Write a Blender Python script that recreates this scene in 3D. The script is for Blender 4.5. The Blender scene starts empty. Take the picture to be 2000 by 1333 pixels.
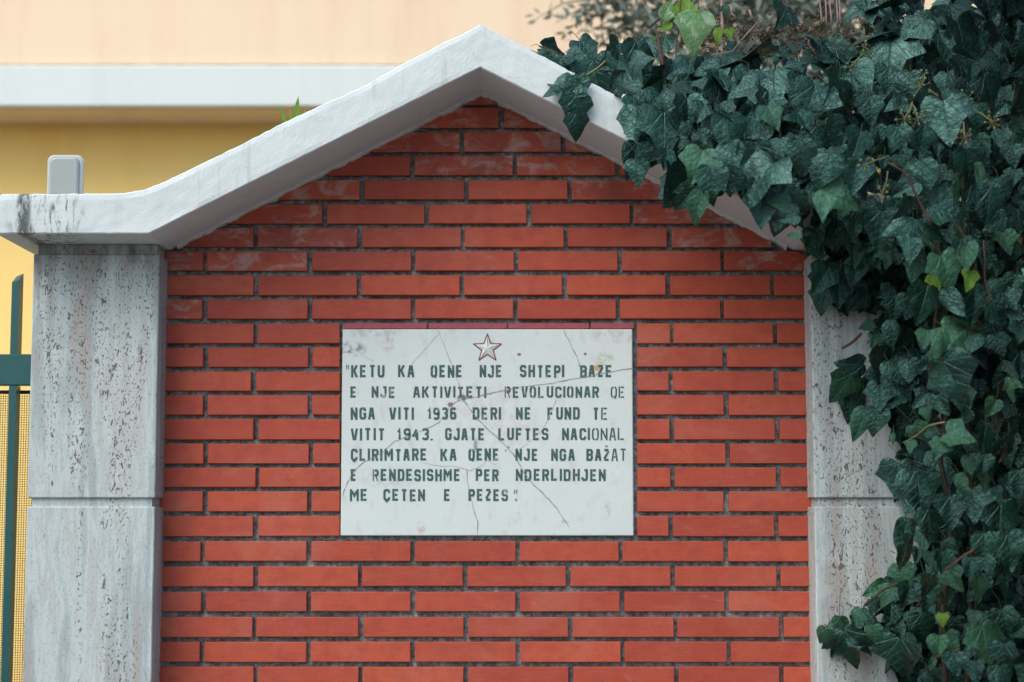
import bpy, math, random
from mathutils import Vector, Matrix, noise
R = math.radians
random.seed(7)
scene = bpy.context.scene
C = scene.collection

# ------------------------------------------------------------------ camera
CAM = Vector((0.0, -4.3, 1.6)); TILT = R(5.6); F = 3440.0       # focal length in photo pixels (2000 wide)
cd = bpy.data.cameras.new('camera'); cam = bpy.data.objects.new('camera', cd); C.objects.link(cam)
cam.location = CAM; cam.rotation_euler = (R(90) + TILT, 0, 0)
cd.sensor_width = 36; cd.lens = F / 2000 * 36; cd.clip_end = 600; cd.clip_start = 0.05
cd.dof.use_dof = True; cd.dof.focus_distance = 4.22; cd.dof.aperture_fstop = 1.9
scene.camera = cam
# ------------------------------------------------------------------ light
SUN_EL, SUN_AZ = 50, -40          # azimuth: degrees left of straight behind the camera
w = bpy.data.worlds.new('World'); scene.world = w; w.use_nodes = True
nt = w.node_tree; bg = nt.nodes['Background']
sky = nt.nodes.new('ShaderNodeTexSky'); sky.sky_type = 'NISHITA'; sky.sun_disc = False
sdir = Vector((math.sin(R(SUN_AZ)) * math.cos(R(SUN_EL)), -math.cos(R(SUN_AZ)) * math.cos(R(SUN_EL)), math.sin(R(SUN_EL))))
sky.sun_elevation = R(SUN_EL); sky.sun_rotation = math.atan2(sdir.x, sdir.y)
sky.dust_density = 3.0; sky.air_density = 1.0
nt.links.new(sky.outputs[0], bg.inputs['Color']); bg.inputs['Strength'].default_value = 0.15
sl = bpy.data.lights.new('sun', 'SUN'); sl.energy = 1.3; sl.angle = R(48); sl.color = (1.0, 0.95, 0.88)
so = bpy.data.objects.new('sun', sl); C.objects.link(so); so.location = (0, 0, 12)
so.rotation_euler = (-sdir).to_track_quat('-Z', 'Y').to_euler()
scene.view_settings.view_transform = 'Standard'; scene.view_settings.look = 'None'
scene.view_settings.exposure = 0.60; scene.view_settings.gamma = 1.0
scene.cycles.max_bounces = 6

# ------------------------------------------------------------------ helpers
FW = Vector((0, math.cos(TILT), math.sin(TILT))); UP = Vector((0, -math.sin(TILT), math.cos(TILT)))
def at(px, py, Y=0.0):
    """the point of the vertical plane y=Y that a place in the photograph shows"""
    d = FW + Vector((1, 0, 0)) * ((px - 1000) / F) + UP * ((666.5 - py) / F)
    return CAM + d * ((Y - CAM.y) / d.y)

class MB:
    def __init__(s): s.v = []; s.f = []; s.uv = None; s.m = []
    def add(s, vs, fs, uv=None):
        o = len(s.v); s.v += [tuple(v) for v in vs]; s.f += [tuple(i + o for i in f) for f in fs]
        if uv is not None:
            if s.uv is None: s.uv = [(0, 0)] * o
            s.uv += uv
        elif s.uv is not None: s.uv += [(0, 0)] * len(vs)
        return s
    def box(s, a, b):
        x0, y0, z0 = a; x1, y1, z1 = b
        return s.add([(x0,y0,z0),(x1,y0,z0),(x1,y1,z0),(x0,y1,z0),(x0,y0,z1),(x1,y0,z1),(x1,y1,z1),(x0,y1,z1)],
                     [(0,3,2,1),(4,5,6,7),(0,1,5,4),(1,2,6,5),(2,3,7,6),(3,0,4,7)])
    def cbox(s, a, b, c):
        """box whose edges are all chamfered by c"""
        x0, y0, z0 = a; x1, y1, z1 = b
        P = []; idx = {}
        for i, X in enumerate((x0, x1)):
            for j, Y in enumerate((y0, y1)):
                for k, Z in enumerate((z0, z1)):
                    dx = c if i == 0 else -c; dy = c if j == 0 else -c; dz = c if k == 0 else -c
                    for ax, p in enumerate(((X, Y+dy, Z+dz), (X+dx, Y, Z+dz), (X+dx, Y+dy, Z))):
                        idx[(i,j,k,ax)] = len(P); P.append(p)
        Fs = []
        for i in (0,1): Fs.append([idx[(i,0,0,0)],idx[(i,1,0,0)],idx[(i,1,1,0)],idx[(i,0,1,0)]][::(1 if i else -1)])
        for j in (0,1): Fs.append([idx[(0,j,0,1)],idx[(1,j,0,1)],idx[(1,j,1,1)],idx[(0,j,1,1)]][::(-1 if j else 1)])
        for k in (0,1): Fs.append([idx[(0,0,k,2)],idx[(1,0,k,2)],idx[(1,1,k,2)],idx[(0,1,k,2)]][::(1 if k else -1)])
        for i in (0,1):
            for j in (0,1): Fs.append([idx[(i,j,0,0)],idx[(i,j,1,0)],idx[(i,j,1,1)],idx[(i,j,0,1)]])
            for k in (0,1): Fs.append([idx[(i,0,k,0)],idx[(i,1,k,0)],idx[(i,1,k,2)],idx[(i,0,k,2)]])
        for j in (0,1):
            for k in (0,1): Fs.append([idx[(0,j,k,1)],idx[(1,j,k,1)],idx[(1,j,k,2)],idx[(0,j,k,2)]])
        for i in (0,1):
            for j in (0,1):
                for k in (0,1): Fs.append([idx[(i,j,k,a)] for a in (0,1,2)])
        return s.add(P, Fs)
    def prism(s, poly, y0, y1, inset=0.0, dep=0.0):
        """polygon in (x,z) pulled from y0 (front) to y1 with a chamfered front edge"""
        n = len(poly)
        if inset:
            cx = sum(p[0] for p in poly)/n; cz = sum(p[1] for p in poly)/n
            w_ = max(p[0] for p in poly)-min(p[0] for p in poly); h_ = max(p[1] for p in poly)-min(p[1] for p in poly)
            fx = max(.2, 1-2*inset/max(w_,1e-4)); fz = max(.2, 1-2*inset/max(h_,1e-4))
            fr = [(cx+(p[0]-cx)*fx, y0, cz+(p[1]-cz)*fz) for p in poly]
            vs = fr + [(p[0], y0+dep, p[1]) for p in poly] + [(p[0], y1, p[1]) for p in poly]; L = 3
        else:
            vs = [(p[0], y0, p[1]) for p in poly] + [(p[0], y1, p[1]) for p in poly]; L = 2
        fs = [tuple(range(n))]
        for l in range(L-1):
            for i in range(n):
                j = (i+1) % n; fs.append((l*n+i, (l+1)*n+i, (l+1)*n+j, l*n+j))
        fs.append(tuple(range((L-1)*n, L*n))[::-1])
        return s.add(vs, fs)
    def tube(s, pts, r0, r1=None, n=6):
        r1 = r0 if r1 is None else r1
        pts = [Vector(p) for p in pts]; vs = []; fs = []
        for i, p in enumerate(pts):
            t = (pts[min(i+1, len(pts)-1)] - pts[max(i-1, 0)]).normalized()
            a = t.cross(Vector((0.31, 0.2, 0.93)))
            a = (a if a.length > .05 else t.cross(Vector((1, 0, 0)))).normalized(); b = t.cross(a)
            r = r0 + (r1 - r0) * i / max(1, len(pts)-1)
            for k in range(n):
                q = 2*math.pi*k/n; vs.append(p + a*(r*math.cos(q)) + b*(r*math.sin(q)))
        for i in range(len(pts)-1):
            for k in range(n):
                k2 = (k+1) % n; fs.append((i*n+k, i*n+k2, (i+1)*n+k2, (i+1)*n+k))
        fs.append(tuple(range(n))[::-1]); fs.append(tuple(range((len(pts)-1)*n, len(pts)*n)))
        return s.add(vs, fs)
    def ball(s, c, r, nu=8, nv=5, sq=1.0):
        vs = [(c[0], c[1], c[2]+r*sq)]; fs = []
        for j in range(1, nv):
            th = math.pi*j/nv
            for i in range(nu):
                a = 2*math.pi*i/nu; vs.append((c[0]+r*math.sin(th)*math.cos(a), c[1]+r*math.sin(th)*math.sin(a), c[2]+r*sq*math.cos(th)))
        vs.append((c[0], c[1], c[2]-r*sq)); L = len(vs)-1
        for i in range(nu):
            k = (i+1) % nu; fs.append((0, 1+i, 1+k)); fs.append((L, 1+(nv-2)*nu+k, 1+(nv-2)*nu+i))
            for j in range(nv-2): fs.append((1+j*nu+i, 1+(j+1)*nu+i, 1+(j+1)*nu+k, 1+j*nu+k))
        return s.add(vs, fs)
    def mesh(s, name, mat, off=Vector((0,0,0)), smooth=False):
        me = bpy.data.meshes.new(name)
        me.from_pydata([(v[0]-off[0], v[1]-off[1], v[2]-off[2]) for v in s.v], [], s.f)
        me.materials.append(mat)
        if s.uv is not None:
            l = me.uv_layers.new(name='UVMap'); buf = []
            for lp in me.loops: buf += s.uv[lp.vertex_index]
            l.data.foreach_set('uv', buf)
        if smooth: me.polygons.foreach_set('use_smooth', [True]*len(me.polygons))
        me.validate(); me.update()
        return me

def wloc(o):
    v = Vector((0,0,0))
    while o is not None: v += o.location; o = o.parent
    return v
def obj(name, mb, mat, parent=None, smooth=False, recalc=False, loc=None):
    off = Vector(loc) if loc is not None else (wloc(parent) if parent else Vector((0,0,0)))
    me = mb.mesh(name, mat, off, smooth)
    if recalc:
        import bmesh
        b = bmesh.new(); b.from_mesh(me); bmesh.ops.recalc_face_normals(b, faces=b.faces); b.to_mesh(me); b.free()
    o = bpy.data.objects.new(name, me); C.objects.link(o)
    o.location = off - (wloc(parent) if parent else Vector((0,0,0)))
    if parent: o.parent = parent
    return o
def tag(o, label=None, cat=None, group=None, kind=None):
    if label: o['label'] = label
    if cat: o['category'] = cat
    if group: o['group'] = group
    if kind: o['kind'] = kind
    return o
def thing(name, loc, label, cat, group=None):
    o = bpy.data.objects.new(name, None); o.empty_display_size = .1; C.objects.link(o); o.location = loc
    return tag(o, label, cat, group)

# ------------------------------------------------------------------ materials
class G:
    """small node-graph helper"""
    def __init__(s, name, rough=.6, spec=.4):
        s.mat = bpy.data.materials.new(name); s.mat.use_nodes = True; s.t = s.mat.node_tree
        s.b = s.t.nodes['Principled BSDF']; s.b.inputs['Roughness'].default_value = rough
        s.b.inputs['Specular IOR Level'].default_value = spec
    def n(s, typ, **kw):
        x = s.t.nodes.new('ShaderNode'+typ)
        for k, v in kw.items(): setattr(x, k, v)
        return x
    def L(s, a, b): s.t.links.new(a, b)
    def pos(s, scale=(1,1,1)):
        g = s.n('NewGeometry'); m = s.n('Mapping'); m.inputs['Scale'].default_value = scale; s.L(g.outputs['Position'], m.inputs[0]); return m.outputs[0]
    def noise(s, vec, scale=5, detail=4, rough=.55, dist=0.0):
        x = s.n('TexNoise'); s.L(vec, x.inputs['Vector']); x.inputs['Scale'].default_value = scale
        x.inputs['Detail'].default_value = detail; x.inputs['Roughness'].default_value = rough; x.inputs['Distortion'].default_value = dist
        return x.outputs['Fac']
    def ramp(s, fac, stops):
        x = s.n('ValToRGB'); s.L(fac, x.inputs[0]); e = x.color_ramp.elements
        while len(e) < len(stops): e.new(.5)
        for k, (p, c) in enumerate(stops):
            e[k].position = p; e[k].color = (c, c, c, 1) if isinstance(c, (int, float)) else (*c, 1)
        return x.outputs[0]
    def mix(s, fac, a, b, mode='MIX'):
        x = s.n('Mix', data_type='RGBA', blend_type=mode)
        if isinstance(fac, (int, float)): x.inputs[0].default_value = fac
        else: s.L(fac, x.inputs[0])
        for sock, v in ((x.inputs[6], a), (x.inputs[7], b)):
            if isinstance(v, tuple): sock.default_value = (*v, 1)
            else: s.L(v, sock)
        return x.outputs[2]
    def m(s, op, a, b=None, c=None):
        x = s.n('Math', operation=op)
        for k, v in enumerate((a, b, c)):
            if v is None: continue
            if isinstance(v, (int, float)): x.inputs[k].default_value = v
            else: s.L(v, x.inputs[k])
        return x.outputs[0]
    def step(s, v, lo, hi, a=0.0, b=1.0):
        x = s.n('MapRange', interpolation_type='SMOOTHSTEP')
        if isinstance(v, (int, float)): x.inputs[0].default_value = v
        else: s.L(v, x.inputs[0])
        x.inputs[1].default_value = lo; x.inputs[2].default_value = hi; x.inputs[3].default_value = a; x.inputs[4].default_value = b
        return x.outputs[0]
    def xyz(s):
        g = s.n('NewGeometry'); x = s.n('SeparateXYZ'); s.L(g.outputs['Position'], x.inputs[0]); return x.outputs
    def color(s, c):
        if isinstance(c, tuple): s.b.inputs['Base Color'].default_value = (*c, 1)
        else: s.L(c, s.b.inputs['Base Color'])
        return s
    def bump(s, h, strength=.3, dist=.002):
        x = s.n('Bump'); x.inputs['Strength'].default_value = strength; x.inputs['Distance'].default_value = dist
        s.L(h, x.inputs['Height']); s.L(x.outputs[0], s.b.inputs['Normal']); return s
    def blob(s, X, Z, cx, cz, rx, rz):
        a = s.m('POWER', s.m('DIVIDE', s.m('SUBTRACT', X, cx), rx), 2.0); b = s.m('POWER', s.m('DIVIDE', s.m('SUBTRACT', Z, cz), rz), 2.0)
        return s.step(s.m('ADD', a, b), 1.6, 0.2)

def mat_brick(name, lime):
    g = G(name, .62, .35); p = g.pos()
    oi = g.n('ObjectInfo'); rnd = oi.outputs['Random']
    fine = g.noise(p, 420, 3, .7); mid = g.noise(p, 26, 4, .6); streak = g.noise(g.pos((3, 3, 90)), 6, 3)
    c = g.mix(rnd, (.325, .050, .027), (.455, .084, .039)); c = g.mix(g.step(rnd, .85, 1.0, 0, .5), c, (.26, .042, .034))
    c = g.mix(g.step(mid, .35, .75, 0, .55), c, (.25, .032, .026))
    c = g.mix(g.step(streak, .4, .75, 0, .3), c, (.48, .13, .075))
    c = g.mix(g.step(g.noise(g.pos((1, 1, 1.4)), 4.5, 5, .65), .48, .7, 0, .22), c, (.46, .20, .15))
    c = g.mix(g.step(fine, .5, .85, 0, .45), c, (.17, .028, .022))
    c = g.mix(g.step(g.noise(p, 300, 2), .66, .74, 0, .4), c, (.5, .26, .2))
    if lime:
        sm = g.step(g.noise(g.pos((1, 1, 1.7)), 13, 6, .68, .8), .47, .66, 0, .62)
        c = g.mix(sm, c, (.40, .33, .31))
        c = g.mix(g.step(g.noise(p, 9, 4, .6), .45, .7, 0, .45), c, (.12, .035, .03))
    else:
        sm = g.step(g.noise(g.pos((1, 1, 2.0)), 9, 6, .7, .6), .64, .76, 0, .4)
        c = g.mix(sm, c, (.42, .26, .23))
    g.color(c); g.bump(g.m('ADD', fine, g.m('MULTIPLY', mid, 1.5)), .22, .0015); return g.mat
def mat_mortar():
    g = G('mortar', .95, .1); p = g.pos()
    a = g.noise(p, 90, 5, .7); b = g.noise(p, 12, 4)
    c = g.ramp(a, [(.3, (.05, .064, .065)), (.48, (.19, .235, .235)), (.68, (.46, .51, .505))])
    c = g.mix(g.step(b, .4, .7, 0, .6), c, (.10, .115, .115))
    g.color(c); g.bump(g.noise(p, 240, 4, .7), .8, .003); return g.mat
def mat_coping():
    g = G('coping_paint', .8, .25); p = g.pos(); X, Y, Z = g.xyz()
    lum = g.noise(p, 5, 4); c = g.mix(lum, (.51, .595, .605), (.60, .68, .685))
    c = g.mix(g.step(g.noise(g.pos((1, 1, .35)), 22, 5, .65), .55, .75, 0, .25), c, (.42, .45, .45))
    c = g.mix(g.step(g.noise(p, 150, 3, .7), .66, .78, 0, .5), c, (.3, .32, .32))
    # black mould running down the left end
    z0 = at(60, 420, -.25)
    mask = g.blob(X, Z, at(88, 415, -.25).x, z0.z, .085, .075)
    mask2 = g.blob(X, Z, at(46, 415, -.25).x, z0.z, .017, .085)
    n = g.noise(g.pos((1, 1, .30)), 60, 6, .72, .4)
    mm = g.m('MULTIPLY', mask, g.step(n, .49, .62)); m2 = g.m('MULTIPLY', mask2, g.step(g.noise(g.pos((1, 1, .4)), 55, 5, .7), .34, .52))
    c = g.mix(g.m('MULTIPLY', g.m('MAXIMUM', mm, m2), .88), c, (.035, .04, .04))
    c = g.mix(g.step(g.noise(g.pos((1, 1, .07)), 34, 4, .6), .58, .72, 0, .30), c, (.30, .33, .32))      # drip streaks
    # hairline cracks
    v = g.n('TexVoronoi', feature='DISTANCE_TO_EDGE'); wv = g.n('Vector' + 'Math', operation='ADD')
    nz = g.n('TexNoise'); g.L(p, nz.inputs['Vector']); nz.inputs['Scale'].default_value = 9
    g.L(p, wv.inputs[0]); g.L(nz.outputs['Color'], wv.inputs[1]); g.L(wv.outputs[0], v.inputs['Vector']); v.inputs['Scale'].default_value = 3.1
    cr = g.m('MULTIPLY', g.step(v.outputs['Distance'], .006, .001), g.step(g.noise(p, 4, 2), .5, .62))
    c = g.mix(g.m('MULTIPLY', cr, .5), c, (.2, .21, .21))
    g.color(c)
    g.bump(g.m('ADD', g.noise(p, 190, 4, .6), g.m('MULTIPLY', g.noise(g.pos((1, 1, 1.6)), 35, 4), .7)), .35, .002); return g.mat
def mat_travertine(name, dark=0.0, seed=0.0):
    g = G(name, .7, .3)
    gg = g.n('NewGeometry'); ad = g.n('VectorMath', operation='ADD'); g.L(gg.outputs['Position'], ad.inputs[0]); ad.inputs[1].default_value = (seed, 0, seed*.7)
    def P(sc):
        m_ = g.n('Mapping'); m_.inputs['Scale'].default_value = sc; g.L(ad.outputs[0], m_.inputs[0]); return m_.outputs[0]
    s1 = g.noise(P((1, 1, .10)), 16, 5, .62, .3); s2 = g.noise(P((1, 1, .14)), 46, 4, .6, .4); cl = g.noise(P((1, 1, .8)), 11, 4, .6)
    c = g.ramp(s1, [(.34, (.32, .325, .315)), (.43, (.32, .395, .40)), (.5, (.44, .525, .53)), (.57, (.39, .435, .43)), (.66, (.46, .55, .55))])
    c = g.mix(g.step(s2, .55, .72, 0, .35), c, (.36, .35, .34))
    c = g.mix(g.step(cl, .55, .75, 0, .4), c, (.50, .59, .59))
    band = g.step(g.noise(P((1, 1, .07)), 17, 3, .55, .35), .455, .55)           # pits gather in vertical bands
    pit = g.noise(P((1, 1, .55)), 210, 3, .62, .3)
    big = g.noise(P((1, 1, .5)), 105, 4, .6, .5)
    d1 = g.m('MULTIPLY', g.step(pit, .592, .63), g.m('MAXIMUM', band, .22)); d2 = g.m('MULTIPLY', g.step(big, .615, .645), g.step(band, .1, .7, .08, 1))
    d = g.m('MAXIMUM', d1, d2)
    brown = g.noise(P((1, 1, 1)), 20, 3)
    c = g.mix(g.m('MULTIPLY', d, .88), c, g.mix(brown, (.03, .03, .03), (.10, .07, .06)))
    c = g.mix(g.m('MULTIPLY', band, .10), c, (.38, .33, .30))
    # streaky darkening towards the top, below the coping
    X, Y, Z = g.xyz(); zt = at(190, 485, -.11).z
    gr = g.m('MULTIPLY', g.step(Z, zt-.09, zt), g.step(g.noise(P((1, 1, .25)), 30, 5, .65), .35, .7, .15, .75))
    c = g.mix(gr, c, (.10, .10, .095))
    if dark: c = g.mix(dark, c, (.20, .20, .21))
    g.color(c); g.bump(g.m('SUBTRACT', g.m('MULTIPLY', g.noise(P((1, 1, 1)), 120, 3), .25), d), .7, .003); return g.mat
def mat_plaque():
    g = G('plaque_stone', .55, .35); p = g.pos(); X, Y, Z = g.xyz()
    c = g.mix(g.noise(p, 6, 5, .6), (.50, .59, .585), (.60, .675, .66))
    c = g.mix(g.step(g.noise(g.pos((1, 1, .5)), 30, 5, .65), .52, .74, 0, .45), c, (.44, .42, .41))
    c = g.mix(g.step(g.noise(p, 260, 2, .6), .68, .76, 0, .35), c, (.3, .3, .28))
    def st(px, py, rx, ry, col, k, thr=(.42, .6), sc=60):
        nonlocal c
        q = at(px, py, 0); mk = g.blob(X, Z, q.x, q.z, rx/800, ry/800)
        c = g.mix(g.m('MULTIPLY', g.m('MULTIPLY', mk, g.step(g.noise(p, sc, 4, .65), *thr)), k), c, col)
    st(688, 682, 26, 14, (.16, .20, .20), .85); st(1182, 702, 16, 14, (.32, .34, .12), .7); st(1166, 719, 7, 6, (.5, .25, .06), .85, (.3, .5))
    st(1014, 693, 4, 3, (.12, .06, .05), .9, (.1, .3)); st(1143, 692, 3, 3, (.12, .09, .06), .9, (.3, .45)); st(758, 670, 12, 18, (.45, .27, .25), .6)
    st(1186, 996, 8, 18, (.45, .32, .34), .5); st(823, 1032, 9, 12, (.45, .25, .2), .6); st(929, 870, 4, 12, (.08, .16, .25), .8, (.3, .5))
    st(965, 815, 90, 60, (.50, .46, .44), .5); st(760, 930, 60, 22, (.42, .47, .47), .6); st(1200, 655, 50, 16, (.42, .41, .42), .6); st(720, 650, 60, 10, (.4, .38, .38), .6)
    st(902, 778, 9, 7, (.05, .04, .03), .9, (.3, .45)); st(880, 791, 6, 5, (.2, .07, .05), .9, (.3, .45)); st(1105, 1020, 9, 9, (.3, .38, .38), .7)
    g.color(c); g.bump(g.m('ADD', g.noise(p, 120, 4, .6), g.m('MULTIPLY', g.noise(p, 18, 3), 2)), .3, .0016); return g.mat
def mat_letter():
    g = G('letter_paint', .6, .3); p = g.pos()
    c = g.mix(g.noise(p, 90, 4, .6), (.02, .068, .068), (.07, .14, .135))
    wear = g.step(g.noise(p, 130, 5, .75), .60, .72, 0, .8)
    c = g.mix(wear, c, (.45, .49, .485)); c = g.mix(g.step(g.noise(p, 24, 3), .60, .75, 0, .55), c, (.42, .46, .455))
    g.color(c); return g.mat
def mat_plain(name, c, rough=.6, spec=.4, var=.0, scale=20, bump=0, metal=0):
    g = G(name, rough, spec); p = g.pos()
    if var:
        lo = tuple(x*(1-var) for x in c); hi = tuple(min(1, x*(1+var)) for x in c); g.color(g.mix(g.noise(p, scale, 5, .6), lo, hi))
    else: g.color(c)
    if bump: g.bump(g.noise(p, scale*6, 4, .6), bump, .002)
    g.b.inputs['Metallic'].default_value = metal
    return g.mat
def mat_leaf(name, c0, c1, vein, rough=.4, trans=.12, mottled=0):
    g = G(name, rough, .5)
    uv = g.n('UVMap'); uv.uv_map = 'UVMap'; sp = g.n('SeparateXYZ'); g.L(uv.outputs[0], sp.inputs[0]); U, V = sp.outputs[0], sp.outputs[1]
    oi = g.n('ObjectInfo'); gi = g.n('NewGeometry')
    r = g.m('FRACT', g.m('ADD', oi.outputs['Random'], g.m('MULTIPLY', gi.outputs['Random Per Island'], 7.13)))
    c = g.mix(r, c0, c1)
    aU = g.m('ABSOLUTE', U)
    line = None
    for a, wd in ((0, .011), (36, .009), (72, .008), (112, .007)):
        s_, c_ = math.sin(R(a)), math.cos(R(a))
        d = g.m('ABSOLUTE', g.m('SUBTRACT', g.m('MULTIPLY', aU, c_), g.m('MULTIPLY', V, s_)))
        al = g.m('ADD', g.m('MULTIPLY', aU, s_), g.m('MULTIPLY', V, c_))
        l = g.m('MULTIPLY', g.step(d, wd*1.5, wd*.35), g.step(al, 0, .03))
        line = l if line is None else g.m('MAXIMUM', line, l)
    # side veins off the midrib
    q = g.m('ABSOLUTE', g.m('SUBTRACT', g.m('FRACT', g.m('MULTIPLY', g.m('SUBTRACT', V, g.m('MULTIPLY', aU, .8)), 5.5)), .5))
    side = g.m('MULTIPLY', g.step(q, .06, .01), g.step(V, .2, .35, 0, .6))
    vc = g.n('TexVoronoi', feature='DISTANCE_TO_EDGE'); g.L(uv.outputs[0], vc.inputs['Vector']); vc.inputs['Scale'].default_value = 16
    ret = g.step(vc.outputs['Distance'], .09, .02, 0, .45)
    tex = g.noise(uv.outputs[0], 6, 4, .6); p = g.pos()
    c = g.mix(g.step(tex, .4, .7, 0, .5), c, tuple(x*.55 for x in c0))
    c = g.mix(g.step(g.noise(p, 160, 3, .7), .64, .74, 0, .55), c, (.045, .05, .04))          # specks of dust and damage
    c = g.mix(g.step(g.noise(p, 17, 4, .6), .66, .74, 0, .35), c, (.055, .035, .022))
    if mottled: c = g.mix(g.step(g.noise(uv.outputs[0], 3.2, 4, .6), .5, .56, 0, mottled), c, (.34, .42, .30))
    lf = g.m('MAXIMUM', line, g.m('MAXIMUM', side, ret))
    c = g.mix(g.m('MULTIPLY', lf, .6), c, vein)
    g.color(c)
    g.bump(g.m('SUBTRACT', g.m('MULTIPLY', g.noise(uv.outputs[0], 7, 4, .6), 2.4), g.m('MAXIMUM', line, g.m('MULTIPLY', side, .5))), .55, .004)
    g.L(g.step(tex, .35, .65, rough-.10, rough+.20), g.b.inputs['Roughness'])
    g.b.inputs['Specular Tint'].default_value = (.46, .97, .92, 1); g.b.inputs['Specular IOR Level'].default_value = .8
    tr = g.n('BsdfTranslucent'); g.L(g.mix(.5, c, vein), tr.inputs['Color']); mx = g.n('MixShader'); mx.inputs[0].default_value = trans
    out = [n_ for n_ in g.t.nodes if n_.type == 'OUTPUT_MATERIAL'][0]
    g.L(g.b.outputs[0], mx.inputs[1]); g.L(tr.outputs[0], mx.inputs[2]); g.L(mx.outputs[0], out.inputs[0])
    return g.mat
def mat_building(name, c, c2):
    g = G(name, .9, .15); p = g.pos()
    k = g.mix(g.step(g.noise(g.pos((1, 1, .12)), 5, 5, .65), .45, .75), c, c2)
    k = g.mix(g.step(g.noise(p, 1.3, 5, .6), .5, .75, 0, .35), k, c2)
    if 'parapet' in name:          # rusty drip line along the foot of the parapet
        X, Y, Z = g.xyz(); k = g.mix(g.m('MULTIPLY', g.step(Z, at(1000, 121, 2.5).z, at(1000, 127, 2.5).z), g.step(g.noise(g.pos((1, 1, .3)), 14, 4), .3, .6, .35, .9)) , k, (.34, .22, .09))
    g.color(k); g.bump(g.noise(p, 60, 3), .3, .003); return g.mat

M_brick = mat_brick('brick_clay', 0); M_brick_l = mat_brick('brick_limed', 1); M_mortar = mat_mortar(); M_cop = mat_coping()
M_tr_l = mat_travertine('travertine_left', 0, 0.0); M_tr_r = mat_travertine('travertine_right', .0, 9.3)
M_plq = mat_plaque(); M_let = mat_letter()
M_plaster = mat_plain('plaster_edge', (.50, .52, .52), .9, .2, .35, 60, .6)
M_crack = mat_plain('crack_dirt', (.25, .22, .20), .9, .1, .5, 80)
M_crackf = mat_plain('crack_faint', (.42, .40, .38), .9, .1, .3, 80)
M_star = mat_plain('star_red_paint', (.20, .045, .05), .6, .3, .5, 120)
M_strip = mat_plain('crimson_tile', (.30, .07, .085), .6, .3, .3, 90, .3)
M_green = mat_plain('green_paint', (.001, .070, .075), .38, .5, .2, 30)
M_dark = mat_plain('dark_metal', (.012, .016, .018), .5, .4)
M_lamp = mat_plain('lamp_plastic', (.27, .315, .305), .35, .5, .08, 25)
M_lampr = mat_plain('lamp_rim_plastic', (.42, .46, .45), .35, .5)
M_leaf = mat_leaf('ivy_leaf', (.0006, .0045, .0034), (.0065, .0350, .0200), (.026, .075, .046), .32, .03)
M_leafg = mat_leaf('ivy_leaf_young', (.008, .042, .020), (.020, .078, .030), (.075, .15, .075), .44, .12)
M_leafy = mat_leaf('ivy_leaf_bright', (.11, .27, .012), (.17, .36, .02), (.3, .42, .08), .5, .45)
M_leafv = mat_leaf('ivy_leaf_mottled', (.10, .22, .08), (.12, .25, .09), (.2, .34, .1), .5, .35, .75)
M_stem = mat_plain('ivy_stem_bark', (.075, .038, .028), .8, .2, .4, 60, .4)
M_pet = mat_plain('ivy_petiole', (.022, .030, .014), .6, .3, .3, 60)
M_stemg = mat_plain('ivy_stalk', (.17, .16, .07), .6, .3, .3, 60)
M_twig = mat_plain('pale_twig', (.26, .19, .18), .8, .2, .3, 60)
M_bark = mat_plain('ivy_old_bark', (.035, .028, .022), .9, .1, .4, 60, .4)
M_berry = mat_plain('ivy_berry', (.075, .12, .05), .45, .5, .35, 90)
M_berryb = mat_plain('dry_flower', (.10, .065, .045), .8, .2, .5, 90)
M_olive = mat_plain('olive_leaf', (.12, .16, .13), .6, .4, .35, 4)
M_bpar = mat_building('building_parapet_paint', (.84, .69, .50), (.77, .61, .43))
M_bwhite = mat_building('building_white_paint', (.66, .745, .73), (.60, .68, .67))
M_bwall = mat_building('building_yellow_paint', (.97, .73, .27), (.93, .66, .22))
M_bsof = mat_building('building_soffit_paint', (.74, .62, .50), (.68, .56, .45))
M_obr = mat_plain('olive_bark', (.09, .095, .075), .9, .1, .3, 20)
M_pave = mat_plain('paving', (.19, .185, .175), .9, .2, .25, 6, .3)
M_ground = mat_plain('soil', (.16, .135, .10), .95, .1, .3, 3, .3)

# ------------------------------------------------------------------ ground
g_ = MB(); g_.add([(-200,-200,-.12),(200,-200,-.12),(200,200,-.12),(-200,200,-.12)], [(0,1,2,3)])
tag(obj('ground', g_, M_ground), kind='structure')
tag(obj('pavement', MB().box((-30, -7, -.11), (30, .4, 0)), M_pave), kind='structure')

# ------------------------------------------------------------------ building behind
BY = 2.5                                     # front plane of its balcony band
ztop = at(1000, 128, BY).z; zbot = at(1000, 208, BY).z
za = at(1000, 208, BY).z
WY = BY + .31
bld = thing('apartment_building', (0, WY, 0), 'cream and yellow rendered building with a white band, out of focus behind the wall', 'building')
obj('wall', MB().box((-14, WY, -.1), (14, WY+8, zbot+.02)), M_bwall, bld)
obj('balcony_slab', MB().cbox((-14, BY, zbot), (14, WY+8, ztop), .006), M_bwhite, bld)
obj('balcony_soffit', MB().box((-14, BY+.03, zbot-.004), (14, WY+.0, zbot+.004)), M_bsof, bld)
obj('parapet', MB().cbox((-14, BY+.02, ztop+.002), (14, BY+.20, ztop+1.15), .01), M_bpar, bld)
obj('upper_wall', MB().box((-14, WY+1.2, ztop), (14, WY+8, ztop+2.9)), M_bwall, bld)
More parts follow.
